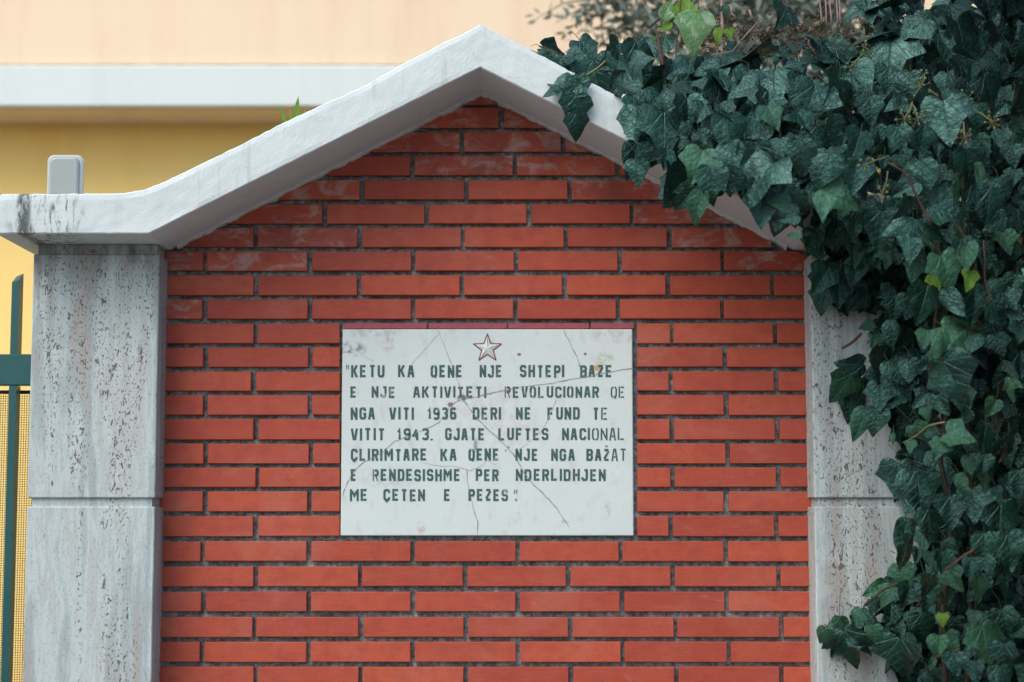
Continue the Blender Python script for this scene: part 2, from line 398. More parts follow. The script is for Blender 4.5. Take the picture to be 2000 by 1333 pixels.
# ------------------------------------------------------------------ brick wall
GX = [(at(-5, 458, -.25).x, at(-5, 458, -.25).z), (at(290, 457, -.25).x, at(290, 457, -.25).z), (at(938, 132, -.25).x, at(938, 132, -.25).z)]
xc = GX[2][0]; zbase = GX[1][1]; zpeak = GX[2][1]; xl = GX[1][0]; xr = xc + (xc - xl) + .0
XEND = xc + (xc - GX[0][0])
def zsof(x):
    """height of the coping's underside"""
    if x <= xl or x >= xr: return zbase
    return zbase + (zpeak - zbase) * (1 - abs(x - xc) / (xc - xl))
wx0, wx1 = at(322, 500, 0).x - .06, at(1572, 500, 0).x + .06
wall = MB()
nx, nz = 190, 260; vs = []; fs = []
for i in range(nx+1):
    x = wx0 + (wx1-wx0)*i/nx; zt = zsof(x) + .01
    for j in range(nz+1):
        z = 1.1 + (zt-1.1)*j/nz
        y = .0170 + (.0062*noise.noise((x*28, z*28, 1.3))) + .0035*noise.noise((x*90, z*90, 4))
        vs.append((x, y, z))
for i in range(nx):
    for j in range(nz):
        a = i*(nz+1)+j; fs.append((a, a+nz+1, a+nz+2, a+1))
wall.add(vs, fs)
poly = [(wx0, 0), (wx1, 0), (wx1, zsof(wx1)+.01), (xr, zsof(xr)+.01), (xc, zpeak+.01), (xl, zsof(xl)+.01), (wx0, zsof(wx0)+.01)]
poly = [p for p in poly if wx0-1e-6 <= p[0] <= wx1+1e-6]
wall.prism(poly, .024, .24)
bw = obj('brick_wall', wall, M_mortar, smooth=True, loc=((wx0+wx1)/2, 0, 0))
tag(bw, 'red brick gabled wall with dark recessed mortar joints under the white coping', 'wall')
rows = [(190,204,[985]),(210,250,[979]),(258,297,[902,1100]),(305,343,[603,805,1006,1207]),(352,390,[505,707,911,1113,1317]),(399,437,[430,634,834,1033,1234,1437]),
 (445,483,[500,702,904,1105,1308,1510]),(491,529,[400,605,807,1008,1211,1411]),(538,577,[500,702,903,1103,1305,1509]),(585,623,[400,606,807,1007,1208,1411]),
 (632,671,[500,704,905,1108,1313,1514]),(679,717,[402,606,808,1010,1213,1416]),(726,764,[495,1310,1517]),(772,811,[400,606,1213,1419]),(819,859,[500,1313,1519]),
 (867,906,[402,608,1215,1421]),(914,952,[503,1315,1521]),(960,1000,[401,605,1213,1419]),(1008,1048,[499,1311,1516]),(1058,1097,[396,603,807,1012,1213,1418]),
 (1107,1146,[500,703,908,1110,1315,1521]),(1156,1195,[398,603,807,1012,1215,1419]),(1206,1245,[497,705,911,1114,1320,1527]),
 (1254,1294,[394,602,807,1013,1217,1424]),(1303,1343,[499,705,910,1115,1321,1527])]
PX0, PX1, PY0, PY1 = 667, 1242, 630, 1050        # hole for the plaque and its crimson strip
def clip(poly, a, b, c):
    """keep the part where a*x + b*z <= c"""
    out = []
    for i in range(len(poly)):
        p, q = poly[i], poly[(i+1) % len(poly)]; dp = a*p[0]+b*p[1]-c; dq = a*q[0]+b*q[1]-c
        if dp <= 0: out.append(p)
        if (dp < 0 < dq) or (dq < 0 < dp):
            t = dp/(dp-dq); out.append((p[0]+(q[0]-p[0])*t, p[1]+(q[1]-p[1])*t))
    return out
sl_ = (zpeak-zbase)/(xc-xl)
def gable_clip(poly):
    poly = clip(poly, -sl_, 1, zpeak - sl_*xc - .0)   # left slope: z <= zpeak + sl*(x-xc)
    if len(poly) > 2: poly = clip(poly, sl_, 1, zpeak + sl_*xc)
    return poly
J = 4.2
for (y0, y1, js) in rows:
    ym = (y0+y1)/2; xs = [295] + js + [1605]
    for a, b in zip(xs[:-1], xs[1:]):
        A, B = a+J+random.uniform(-1, 1), b-J+random.uniform(-1, 1)
        spans = [(A, B)]
        if ym > PY0 and ym < PY1+2:
            spans = []
            if A < PX0: spans.append((A, min(B, PX0-3)))
            if B > PX1: spans.append((max(A, PX1+3), B))
        for (p, q) in spans:
            if q-p < 12: continue
            zt, zb = at(1000, y0, 0).z + random.uniform(-.0006, .0006), at(1000, y1, 0).z + random.uniform(-.0006, .0006)
            poly = gable_clip([(at(p, ym, 0).x, zb), (at(q, ym, 0).x, zb), (at(q, ym, 0).x, zt), (at(p, ym, 0).x, zt)])
            if len(poly) < 3: continue
            area = abs(sum(poly[i][0]*poly[(i+1) % len(poly)][1]-poly[(i+1) % len(poly)][0]*poly[i][1] for i in range(len(poly))))/2
            if area < .0006: continue
            cx = sum(v[0] for v in poly)/len(poly); cz = sum(v[1] for v in poly)/len(poly)
            near = zsof(cx) - cz
            yy = random.uniform(-.0016, .0012)
            o = obj('brick', MB().prism(poly, yy, .05, .0016, .0016), M_brick_l if near < .17 and random.random() < .85 else M_brick, bw, loc=(cx, 0, cz))
            o.rotation_euler = (random.uniform(-.004, .004), random.uniform(-.0022, .0022), random.uniform(-.004, .004))
# courses below the bottom of the photograph
low = MB(); z = at(1000, 1343, 0).z - .0115; k = 0
while z - .049 > .02:
    x = wx0 - (.13 if k % 2 else 0)
    while x < wx1:
        low.prism([(max(wx0, x), z-.049), (min(wx1, x+.2435), z-.049), (min(wx1, x+.2435), z), (max(wx0, x), z)], 0, .05, .0016, .0016) if min(wx1, x+.2435)-max(wx0, x) > .02 else 0
        x += .2545
    z -= .0605; k += 1
tag(obj('brick_course', low, M_brick, bw), kind='stuff')
# crimson tile strip over the plaque
for a, b in ((672, 834), (837, 990), (993, 1151), (1154, 1239)):
    p = at(a, 631, 0); q = at(b, 642.2, 0)
    obj('edge_tile', MB().cbox((p.x, .0035, q.z), (q.x, .04, p.z), .001), M_strip, bw, loc=((p.x+q.x)/2, 0, q.z))

# ------------------------------------------------------------------ plaque
p0, p1 = at(669, 643.5, -.003), at(1238, 1047, -.003)
plq = MB()
pxn, pzn = 60, 44
pl, pr_, pt, pb = p0.x, p1.x, p0.z, p1.z
plq.cbox((pl, -.003, pb), (pr_, .03, pt), .0022)
PB = Vector(((pl+pr_)/2, 0, pb))
plate = obj('memorial_plaque', plq, M_plq, loc=PB, recalc=True)
tag(plate, 'cracked white stone plaque with green capital lettering and a small star, set in the bricks', 'plaque')
SY = -.0036
def strip2d(mb, pts, w, y=SY, jit=0):
    """flat ribbon along (x,z) points with mitred joints; w may be a list"""
    n = len(pts); L_ = []; R_ = []
    for i, p in enumerate(pts):
        a = Vector(pts[max(i-1, 0)]); b = Vector(pts[min(i+1, n-1)]); p = Vector(p)
        d1 = (p-a).normalized() if i else None; d2 = (b-p).normalized() if i < n-1 else None
        d = ((d1 or d2)+(d2 or d1)).normalized(); nn = Vector((-d.y, d.x))
        k = 1/max(.5, nn.dot(Vector((-(d1 or d2).y, (d1 or d2).x))))
        ww = (w[i] if isinstance(w, list) else w)/2*k
        L_.append(p+nn*ww); R_.append(p-nn*ww)
    vs = [(v.x, y, v.y) for v in L_] + [(v.x, y, v.y) for v in R_]
    mb.add(vs, [(i, i+1, n+i+1, n+i) for i in range(n-1)])
c_ = .16
GL = {
 'A': [[(0,-.1),(.38,1.1)],[(1,-.1),(.62,1.1)],[(.36,1),(.64,1)],[(.34,.30),(.66,.30)]],
 'B': [[(0,0),(0,1)],[(.27,1),(.8,1),(1,.86),(1,.64),(.84,.52),(.27,.52)],[(.84,.5),(1,.38),(1,.14),(.8,0),(.27,0)]],
 'C': [[(1,.72),(1,.86),(.82,1),(.2,1),(0,.86),(0,.14),(.2,0),(.82,0),(1,.14),(1,.28)]],
 'D': [[(0,0),(0,1)],[(.25,1),(.8,1),(1,.84),(1,.16),(.8,0),(.25,0)]],
 'E': [[(0,0),(0,1)],[(.3,1),(1,1)],[(.3,.5),(.85,.5)],[(.3,0),(1,0)]],
 'F': [[(0,0),(0,1)],[(.3,1),(1,1)],[(.3,.5),(.85,.5)]],
 'G': [[(1,.74),(1,.86),(.82,1),(.2,1),(0,.86),(0,.14),(.2,0),(.82,0),(1,.14),(1,.46),(.62,.46)]],
 'H': [[(0,0),(0,1)],[(1,0),(1,1)],[(.27,.5),(.73,.5)]],
 'I': [[(.5,0),(.5,1)]],
 'J': [[(.45,1),(1,1),(1,.14),(.82,0),(.2,0),(0,.14),(0,.26)]],
 'K': [[(0,0),(0,1)],[(1,1.1),(.28,.46)],[(.44,.54),(1,-.1)]],
 'L': [[(0,0),(0,1)],[(.3,0),(1,0)]],
 'M': [[(0,0),(0,1)],[(1,0),(1,1)],[(.16,.92),(.5,.42),(.84,.92)]],
 'N': [[(0,0),(0,1)],[(1,0),(1,1)],[(.16,.88),(.84,.12)]],
 'O': [[(.42,1),(.2,1),(0,.84),(0,.16),(.2,0),(.42,0)],[(.58,1),(.8,1),(1,.84),(1,.16),(.8,0),(.58,0)]],
 'P': [[(0,0),(0,1)],[(.27,1),(.8,1),(1,.86),(1,.6),(.82,.46),(.27,.46)]],
 'Q': [[(.42,1),(.2,1),(0,.84),(0,.16),(.2,0),(.42,0)],[(.58,1),(.8,1),(1,.84),(1,.16),(.8,0),(.58,0)],[(.62,.16),(.86,-.16)]],
 'R': [[(0,0),(0,1)],[(.27,1),(.8,1),(1,.86),(1,.64),(.82,.5),(.27,.5)],[(.6,.42),(1,-.1)]],
 'S': [[(1,.76),(1,.86),(.82,1),(.2,1),(0,.86),(0,.64),(.18,.52),(.82,.5),(1,.38),(1,.14),(.82,0),(.2,0),(0,.14),(0,.24)]],
 'T': [[(0,1),(1,1)],[(.5,.84),(.5,0)]],
 'U': [[(0,1.12),(0,.16),(.2,0),(.8,0),(1,.16),(1,1.12)]],
 'V': [[(0,1.1),(.40,-.1)],[(1,1.1),(.60,-.1)]],
 'Z': [[(0,1),(1,1)],[(1,.9),(0,.1)],[(0,0),(1,0)]],
 '1': [[(.1,.72),(.5,1),(.5,0)]],
 '9': [[(1,.5),(.2,.5),(0,.62),(0,.86),(.2,1),(.8,1),(1,.86),(1,.14),(.8,0),(.2,0),(0,.12)]],
 '3': [[(0,.86),(.2,1),(.8,1),(1,.86),(1,.64),(.84,.52),(.4,.52)],[(.84,.5),(1,.38),(1,.14),(.8,0),(.2,0),(0,.14)]],
 '6': [[(1,.86),(.8,1),(.2,1),(0,.86),(0,.14),(.2,0),(.8,0),(1,.14),(1,.40),(.82,.54),(.22,.54)]],
 '4': [[(.62,1),(0,.34),(.2,.30)],[(.74,.62),(.74,0)],[(.3,.30),(1,.30)]],
 '.': [[(.5,-.01),(.5,.12)]],
}
GL['Ç'] = GL['C'] + [[(.52,-.10),(.44,-.26)]]
GL['Ż'] = GL['Z'] + [[(.5,1.16),(.5,1.28)]]
# line: (top, bottom, [(word, x0, x1, faint letters from)]) in the enlarged view of the plaque (x.3526 + 640 / 600)
LN = [(322,390,[('KETU',130,315,9),('KA',390,480,9),('QENE',570,748,9),('NJE',840,968,9),('SHTEPI',1065,1310,9),('BAZE',1397,1577,9)]),
 (440,503,[('E',127,162,9),('NJE',243,375,9),('AKTIVITETI',473,878,99),('REVOLUCIONAR',978,1503,99),('QE',1567,1645,0)]),
 (556,624,[('NGA',127,262,9),('VITI',340,477,9),('1936',555,712,9),('DERI',803,960,9),('NE',1042,1127,9),('FUND',1217,1397,9),('TE',1467,1550,1)]),
 (671,738,[('VITIT',128,317,9),('1943.',387,582,9),('GJATE',650,870,9),('LUFTES',945,1223,9),('NACIONAL',1297,1645,4)]),
 (785,852,[('ÇLIRIMTARE',127,552,99),('KA',625,715,9),('QENE',778,950,9),('NJE',1040,1165,9),('NGA',1237,1368,9),('BAŻAT',1432,1655,3)]),
 (898,964,[('E',127,160,9),('RENDESISHME',246,735,99),('PER',820,948,9),('NDERLIDHJEN',1042,1540,99)]),
 (1009,1075,[('ME',122,222,9),('ÇETEN',308,540,9),('E',643,680,9),('PEZES',780,1000,9)])]
K_ = .35262
def zp(x, y): q = at(640+x*K_, 600+y*K_, SY); return (q.x, q.z)
for top, bot, words in LN:
    for word, x0, x1, faint in words:
        mb = MB()
        wd = {'I': .30, '1': .55, '.': .30, 'M': 1.25, 'J': .95}
        tot = sum(wd.get(ch, 1.0) for ch in word); gap = .26
        unit = (x1-x0)/(tot + gap*(len(word)-1)); x = x0
        for k, ch in enumerate(word):
            cw = wd.get(ch, 1.0)*unit; th = (bot-top)*(.135 if k >= faint else .195)
            h = bot-top; dx, dy = random.uniform(-1.2, 1.2), random.uniform(-1.5, 1.5)
            for st in GL[ch]:
                pts = []
                for (gx, gy) in st:
                    a = x + th/2 + gx*max(cw-th, .01) + dx if ch not in 'I.1' else x + cw/2 + (gx-.5)*cw*.9 + dx
                    if len(st) == 2 and st[0][0] == st[1][0]: yy = bot - gy*h      # plain verticals run the full height
                    else: yy = bot - (th/2 + gy*(h-th))
                    pts.append(zp(a, yy + dy))
                wth = th*K_/800*.98
                if len(st) == 2 and word[0] == 'R' and len(word) > 9 and k == 0: wth *= .45
                strip2d(mb, pts, wth, SY - .00005*random.random())
            x += cw + gap*unit
        if word == 'KETU':
            for qx in (104, 114): strip2d(mb, [zp(qx, 320), zp(qx+2, 345)], .0022)
        if word == 'PEZES':
            for qx in (1032, 1044): strip2d(mb, [zp(qx+6, 1012), zp(qx, 1034)], .0022)
            strip2d(mb, [zp(1040, 1062), zp(1047, 1074)], .003)
        obj('lettering', mb, M_let, plate)
# star in low relief
sc_ = at(952, 681, SY); Ro = 29/800; Ri = Ro*.40
sp = [(sc_.x + (Ro if k % 2 == 0 else Ri)*math.sin(math.pi*k/5), sc_.z + (Ro if k % 2 == 0 else Ri)*math.cos(math.pi*k/5)) for k in range(10)]
mb = MB(); mb.add([(x, SY+.0003, z) for x, z in sp] + [(sc_.x, SY-.0035, sc_.z)], [(i, (i+1) % 10, 10) for i in range(10)])
star = obj('star', mb, M_plq, plate, recalc=False)
mb = MB()
for k in range(10): strip2d(mb, [sp[k], sp[(k+1) % 10]], [.0029, .0026] if k % 2 else [.0022, .0031], SY-.0003)
obj('star_outline', mb, M_star, star)
mb = MB()
for k in range(0, 10, 2):
    x, z = sp[k]; mb.add([(x, SY-.0006, z), (sc_.x+(x-sc_.x)*.5+.0006, SY-.0023, sc_.z+(z-sc_.z)*.5), (sc_.x+(x-sc_.x)*.5-.0006, SY-.0023, sc_.z+(z-sc_.z)*.5+.0003), (sc_.x+(x-sc_.x)*.1, SY-.0036, sc_.z+(z-sc_.z)*.1)], [(0,1,2),(1,3,2)])
obj('star_ridge', mb, M_star, star)
CR = [([(610,128),(630,180),(655,240),(680,300),(700,350),(718,400),(735,450),(745,500)], 1.0, 0), ([(1308,126),(1322,165),(1345,205),(1375,262),(1388,295),(1397,330)], 1.5, 0),
 ([(1690,338),(1640,345),(1580,357),(1520,368),(1450,385),(1380,398),(1320,405),(1260,420),(1200,430),(1130,436),(1060,445),(960,467),(900,478),(830,497),(785,503),(745,510),(710,525),(680,545)], 1.4, 0),
 ([(745,508),(775,548),(805,590),(860,652),(900,690),(930,712),(960,745),(995,778),(1012,800),(1035,824),(1055,860),(1080,905),(1130,972),(1170,1010),(1210,1052),(1250,1092),(1280,1130),(1310,1180),(1335,1217)], 1.7, 0),
 ([(1272,500),(1252,545),(1225,610),(1205,650),(1180,692),(1140,725),(1110,752),(1060,792)], 1.2, 1),
 ([(680,545),(650,600),(615,640),(560,668),(500,692),(430,722),(370,745),(340,772),(310,800),(260,830),(210,852),(175,882),(150,907),(125,945),(108,975),(92,1015),(85,1045)], 1.3, 0),
 ([(770,900),(772,960),(785,1020),(800,1082),(812,1140),(830,1192),(830,1265)], 1.2, 0), ([(625,138),(580,185),(540,232),(500,275),(462,318)], 1.0, 1), ([(92,208),(130,228),(170,250),(210,276),(255,302)], 1.2, 1),
 ([(930,870),(880,850),(850,880),(790,905),(700,880),(620,880),(520,860)], .9, 1)]
for pts, wdt, fnt in CR:
    fine = []
    for (a, b), (c, d) in zip(pts[:-1], pts[1:]):
        for t in (0, .33, .66): fine.append((a+(c-a)*t+random.uniform(-2.5, 2.5), b+(d-b)*t+random.uniform(-2.5, 2.5)))
    fine.append(pts[-1])
    mb = MB(); strip2d(mb, [zp(*q) for q in fine], [wdt*.8/800*random.choice((.5, .8, 1.0, 1.5)) for _ in fine], SY-.0002)
    obj('crack', mb, M_crackf if fnt else M_crack, plate)
mb = MB()
for (x, y, r) in ((745,505,9),(680,545,7),(1000,778,9),(1035,825,6),(1062,266,4),(1427,260,3),(150,905,6),(128,905,6),(985,795,6)):
    n = 7; mb.add([(zp(x+r*random.uniform(.5,1.2)*math.cos(6.283*k/n), y+r*.7*random.uniform(.5,1.2)*math.sin(6.283*k/n))[0], SY-.0003, zp(x, y+r*.7*math.sin(6.283*k/n))[1]) for k in range(n)], [tuple(range(n))])
obj('chip', mb, M_crack, plate)

# ------------------------------------------------------------------ pillars
PF = -.10
def pillar(px_in, px_out, mat, label, sgn):
    """px_in / px_out: photo columns of the front face's inner and outer edge at row 560"""
    xi, xo = at(px_in, 560, PF).x, at(px_out, 560, PF).x
    x0, x1 = min(xi, xo), max(xi, xo)
    root = thing('stone_pillar', ((x0+x1)/2, .07, 0), label, 'pillar')
    zt = zbase - .001
    obj('core', MB().box((x0+.009, PF+.009, 0), (x1-.009, .24, zt)), mat, root)
    zg1, zg0 = at(200, 973, PF).z, at(200, 990, PF).z      # groove between the slabs
    ztop_ = at(190, 497, PF).z; H = ztop_ - zg1; G_ = zg1 - zg0
    segs = [(zg1, ztop_)]; z = zg0
    while z > .02: segs.append((max(0, z-H), z)); z -= H + G_
    for (a, b) in segs:
        obj('front_slab', MB().cbox((x0, PF, a), (x1, PF+.02, b), .0025), mat, root)
        obj('side_slab', MB().cbox((x0+.0005, PF+.0205, a+.001), (x0+.0085, .235, b-.001), .0015), mat, root)
        obj('side_slab', MB().cbox((x1-.0085, PF+.0205, a+.001), (x1-.0005, .235, b-.001), .0015), mat, root)
    return root
pillar(311, 64, M_tr_l, 'pitted grey travertine pillar left of the brick wall, beside the green fence', -1)
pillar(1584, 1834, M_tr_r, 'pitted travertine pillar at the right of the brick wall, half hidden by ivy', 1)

# ------------------------------------------------------------------ coping
top_px = [(-5,384),(4,378),(60,378),(168,378),(242,376),(285,369),(335,347),(390,320),(472,281),(562,234),(700,172),(820,106),(938,47)]
tp = [(at(x, y, -.25).x, at(x, y, -.25).z) for x, y in top_px]; tp[-1] = (xc, tp[-1][1])
tp += [(2*xc-x, z) for x, z in tp[-2::-1]]
def ztopc(x):
    for (a, b), (c, d) in zip(tp[:-1], tp[1:]):
        if a <= x <= c: return b + (d-b)*(x-a)/(c-a)
    return tp[0][1]
cop = MB(); st = []; n = 260
xs = sorted(set([tp[0][0] + (tp[-1][0]-tp[0][0])*i/n for i in range(n+1)] + [xl, xr, xc]))
NF = 9
for x in xs:
    zb_, zt_ = zsof(x), ztopc(x)
    rough = .0022*noise.noise((x*22, 3.1, 0)) + .0022*noise.noise((x*70, 9, 0))
    zt_ += rough; zb2 = zb_ + .0009*noise.noise((x*40, 5, 0))
    ring = [(x, .30, zb_), (x, .0, zb_), (x, -.246, zb2), (x, -.2495, zb2+.003)]
    for k in range(1, NF):
        z = zb2 + .003 + (zt_-.009-zb2)*k/NF
        ring.append((x, -.25 + .0022*noise.noise((x*9, z*9, 7)) + .0008*noise.noise((x*45, z*45, 2)), z))
    ring += [(x, -.248, zt_-.004), (x, -.242, zt_), (x, .0, zt_+.004), (x, .30, zt_)]
    st.append(ring)
m_ = len(st[0]); vs = [v for r in st for v in r]; fs = []
for i in range(len(st)-1):
    for k in range(m_):
        k2 = (k+1) % m_; fs.append((i*m_+k, (i+1)*m_+k, (i+1)*m_+k2, i*m_+k2))
fs.append(tuple(range(m_))[::-1]); fs.append(tuple(range((len(st)-1)*m_, len(st)*m_)))
cop.add(vs, fs)
coping = obj('gable_coping', cop, M_cop, loc=(xc, 0, zbase), recalc=True)
tag(coping, 'thick white painted gable coping slab capping the brick wall and pillars', 'coping')
pe = MB()           # ragged plaster squeezed between coping and bricks
for side in (0, 1):
    N = 150; vs = []; fs = []
    for i in range(N+1):
        t = i/N; x = (xl+.02) + (xc-xl-.02)*t
        if side: x = 2*xc - x
        z = zsof(x); d = .006 + .007*max(0, noise.noise((x*30, side*5, 2))+.35) + .004*noise.noise((x*110, 1, 3))
        yo = -.010 - .006*noise.noise((x*25, 4, 1))
        vs += [(x, yo-.004, z+.001), (x, yo, z-d*.6), (x, .004, z-d), (x, .02, z-d)]
    for i in range(N):
        for k in range(3): fs.append((4*i+k, 4*i+k+1, 4*i+4+k+1, 4*i+4+k))
    pe.add(vs, fs)
obj('plaster_bead', pe, M_plaster, coping, smooth=True)

# ------------------------------------------------------------------ lamp and sprout on the coping
lx0, lx1 = at(99, 378, .06).x, at(168, 378, .06).x; lz1 = at(130, 309, .06).z; lz0 = ztopc((lx0+lx1)/2) + .003
lamp = thing('garden_lamp', ((lx0+lx1)/2, .06, lz0), 'pale grey rounded rectangular lamp standing on the flat left end of the coping', 'lamp')
def rrect(x0, x1, z0, z1, r, seg=5, taper=0):
    P = []
    for (cx, cz, a0) in ((x1-r, z1-r, 0), (x0+r, z1-r, 90), (x0+r*.4, z0+r*.4, 180), (x1-r*.4, z0+r*.4, 270)):
        rr = r if a0 < 180 else r*.4
        for k in range(seg+1):
            a = R(a0+90*k/seg); P.append((cx+rr*math.cos(a), cz+rr*math.sin(a)))
    return P[::-1]
def loft(polys):
    mb = MB(); n = len(polys[0][1]); vs = []; fs = []
    for (y, P) in polys: vs += [(p[0], y, p[1]) for p in P]
    for l in range(len(polys)-1):
        for i in range(n): fs.append((l*n+i, (l+1)*n+i, (l+1)*n+(i+1) % n, l*n+(i+1) % n))
    fs.append(tuple(range(n))[::-1]); fs.append(tuple(range((len(polys)-1)*n, len(polys)*n)))
    return mb.add(vs, fs)
def shr(P, d):
    cx = (min(p[0] for p in P)+max(p[0] for p in P))/2; cz = (min(p[1] for p in P)+max(p[1] for p in P))/2
    w_ = max(p[0] for p in P)-min(p[0] for p in P); h_ = max(p[1] for p in P)-min(p[1] for p in P)
    return [(cx+(p[0]-cx)*(1-2*d/w_), cz+(p[1]-cz)*(1-2*d/h_)) for p in P]
RP = rrect(lx0, lx1, lz0, lz1, .016)
obj('housing', loft([(.02, shr(RP, .004)), (.024, RP), (.036, RP), (.062, shr(RP, .012))]), M_lampr, lamp, recalc=True)
obj('diffuser', loft([(.010, shr(RP, .013)), (.0125, shr(RP, .009)), (.0195, shr(RP, .007))]), M_lamp, lamp, recalc=True)
obj('mounting_foot', MB().cbox((lx0+.012, .03, lz0-.006), (lx1-.012, .06, lz0+.004), .001), M_dark, lamp)

def blade(mb, base, tip, wid, nrm, seg=6):
    base = Vector(base); tip = Vector(tip); d = tip-base; s_ = d.cross(Vector(nrm)).normalized(); vs = []; fs = []; uv = []
    for i in range(seg+1):
        t = i/seg; w_ = wid*math.sin(math.pi*min(1, t*.93+.07))**.7*(1 if t < .98 else .2); c = base + d*t + Vector(nrm)*(.10*d.length*t*t)
        vs += [c - s_*w_ + Vector(nrm)*w_*.3, c, c + s_*w_ + Vector(nrm)*w_*.3]; uv += [(-w_/d.length, t), (0, t), (w_/d.length, t)]
    for i in range(seg): fs += [(3*i, 3*i+1, 3*i+4, 3*i+3), (3*i+1, 3*i+2, 3*i+5, 3*i+4)]
    mb.add(vs, fs, uv)
sb = at(572, 232, .02); sb.z = ztopc(sb.x) - .002
spr = thing('weed_sprout', sb, 'tiny bright green weed sprout growing from the left slope of the coping', 'plant')
for (px, py, wd_) in ((547, 206, .006), (583, 191, .009), (597, 215, .006), (566, 218, .005)):
    mb = MB(); t_ = at(px, py, .0 + .01*random.random()); blade(mb, sb, t_, wd_, (.1, -1, .1)); obj('leaf', mb, M_leafy, spr, smooth=True)

# ------------------------------------------------------------------ green fence on the left
FY = .05
fx = at(58, 720, FY).x - .004
fr = thing('metal_fence', (at(-300, 700, FY).x, FY, 0), 'dark green metal fence with upright bars and fine wire mesh, left of the pillar', 'fence')
p0_, p1_ = at(0, 692, FY), at(0, 753, FY)
obj('rail', MB().cbox((fx-1.2, FY, p1_.z), (fx+.012, FY+.03, p0_.z), .002), M_green, fr)
obj('rail', MB().cbox((fx-1.2, FY, .22), (fx+.012, FY+.03, .28), .002), M_green, fr)
bx = at(28, 620, FY).x
for k in range(-9, 2):
    if k == 1: continue
    x = bx + k*.125; zt = at(30, 552, FY).z
    mb = MB()
    for (za_, zb_) in ((.1, .2195), (.2805, p1_.z-.0005), (p0_.z+.0005, zt)):
        mb.box((x-.009, FY+.002, za_), (x+.009, FY+.040, zb_))
    mb.add([(x-.009, FY+.002, zt), (x+.009, FY+.002, zt+.006), (x+.009, FY+.040, zt+.028), (x-.009, FY+.040, zt+.020)], [(0,1,2,3)])
    mb.add([(x-.009, FY+.002, zt), (x+.009, FY+.002, zt), (x+.009, FY+.002, zt+.006), (x+.009, FY+.040, zt), (x+.009, FY+.040, zt+.028), (x-.009, FY+.040, zt), (x-.009, FY+.040, zt+.020)], [(0,1,2),(1,3,4,2),(3,5,6,4),(5,0,6)])
    obj('upright_bar', mb, M_green, fr)
MY = FY + .062; m0, m1 = at(0, 763, MY), at(0, 770, MY)
obj('mesh_frame', MB().box((fx-1.2, MY-.004, m1.z), (fx+.01, MY+.004, m0.z)), M_dark, fr)
mb = MB(); pw = 4.75/800; x = fx; r = .00052
while x > fx-1.15:
    mb.box((x-r, MY-r, .28), (x+r, MY+r, m1.z)); x -= pw
z = m1.z - pw
while z > .3:
    mb.box((fx-1.15, MY+r, z-r), (fx+.005, MY+3*r, z+r)); z -= pw
tag(obj('wire_mesh', mb, M_dark, fr), kind='stuff')

# ------------------------------------------------------------------ ivy
SH = {'A': [(0,.05),(.10,-.05),(.22,-.10),(.34,-.08),(.44,.02),(.47,.14),(.60,.34),(.44,.44),(.30,.54),(.20,.72),(.09,.90),(0,1)],
      'B': [(0,.04),(.12,-.04),(.26,-.05),(.40,.04),(.47,.18),(.475,.33),(.40,.50),(.29,.66),(.17,.82),(.07,.94),(0,1.02)],
      'C': [(0,.06),(.12,-.04),(.26,-.06),(.40,.04),(.52,.16),(.70,.42),(.50,.42),(.32,.46),(.22,.62),(.13,.82),(.05,.94),(0,1.02)],
      'D': [(0,0),(.10,-.01),(.20,.06),(.28,.18),(.30,.34),(.26,.52),(.18,.72),(.08,.90),(0,1)],
      'E': [(0,.03),(.14,-.05),(.30,-.03),(.42,.08),(.52,.28),(.42,.38),(.33,.50),(.25,.66),(.13,.85),(0,1)]}
def leaf_geo(kind, rnd):
    """vertices / faces / uv of one leaf: x across, y from petiole to tip, z off the upper face"""
    out = SH[kind]; fold = rnd.uniform(.0, .55); curl = rnd.uniform(-.05, .42); cup = rnd.uniform(-.5, .3); asy = rnd.uniform(.86, 1.12); wav = rnd.uniform(.02, .055); ph = rnd.uniform(0, 6)
    bend = rnd.uniform(-.10, .10)
    vs = []; fs = []; uv = []
    n = len(out)
    mid = [.0 + (out[i][1] if i > 1 else 0.0) for i in range(n)]
    ys = [max(0.0, min(1.0, p[1])) for p in out]; ys = [0.02*i if y < .02*i else y for i, y in enumerate(ys)]
    ys[-1] = 1.0
    for i in range(1, n): ys[i] = max(ys[i], ys[i-1]+.004) if i < n-1 else 1.0
    t_amp = rnd.uniform(.4, 1.6)
    def pt(x, y, edge):
        z = fold*abs(x)*.9 + cup*x*x - curl*y*y + wav*math.sin(ph+9*y+5*x)*edge + .03*math.sin(ph*2+14*abs(x))*edge
        z += .035*math.sin(ph*3+7*x+4*y)*math.sin(ph+6*y)*t_amp
        return (x + bend*y*y, y, z)
    for sgn in (-1, 1):
        k = asy if sgn > 0 else 2-asy
        o = len(vs)
        for i in range(n):
            x, y = out[i]; x *= k*sgn
            for t in (0, .52, 1):
                px_, py_ = x*t, ys[i]*(1-t) + y*t
                vs.append(pt(px_, py_, t)); uv.append((px_, py_))
        for i in range(n-1):
            for t in (0, 1):
                a = o+3*i+t; q = (a, a+1, a+4, a+3); fs.append(q if sgn > 0 else q[::-1])
    return vs, fs, uv
rl = random.Random(11)
PROTO = {k: [leaf_geo(k, rl) for _ in range(6)] for k in SH}
MESHES = {}
def leaf_mesh(kind, v, mat):
    key = (kind, v, mat.name)
    if key not in MESHES:
        mb = MB(); mb.add(*PROTO[kind][v]); MESHES[key] = mb.mesh('ivy_leaf', mat, smooth=True)
    return MESHES[key]
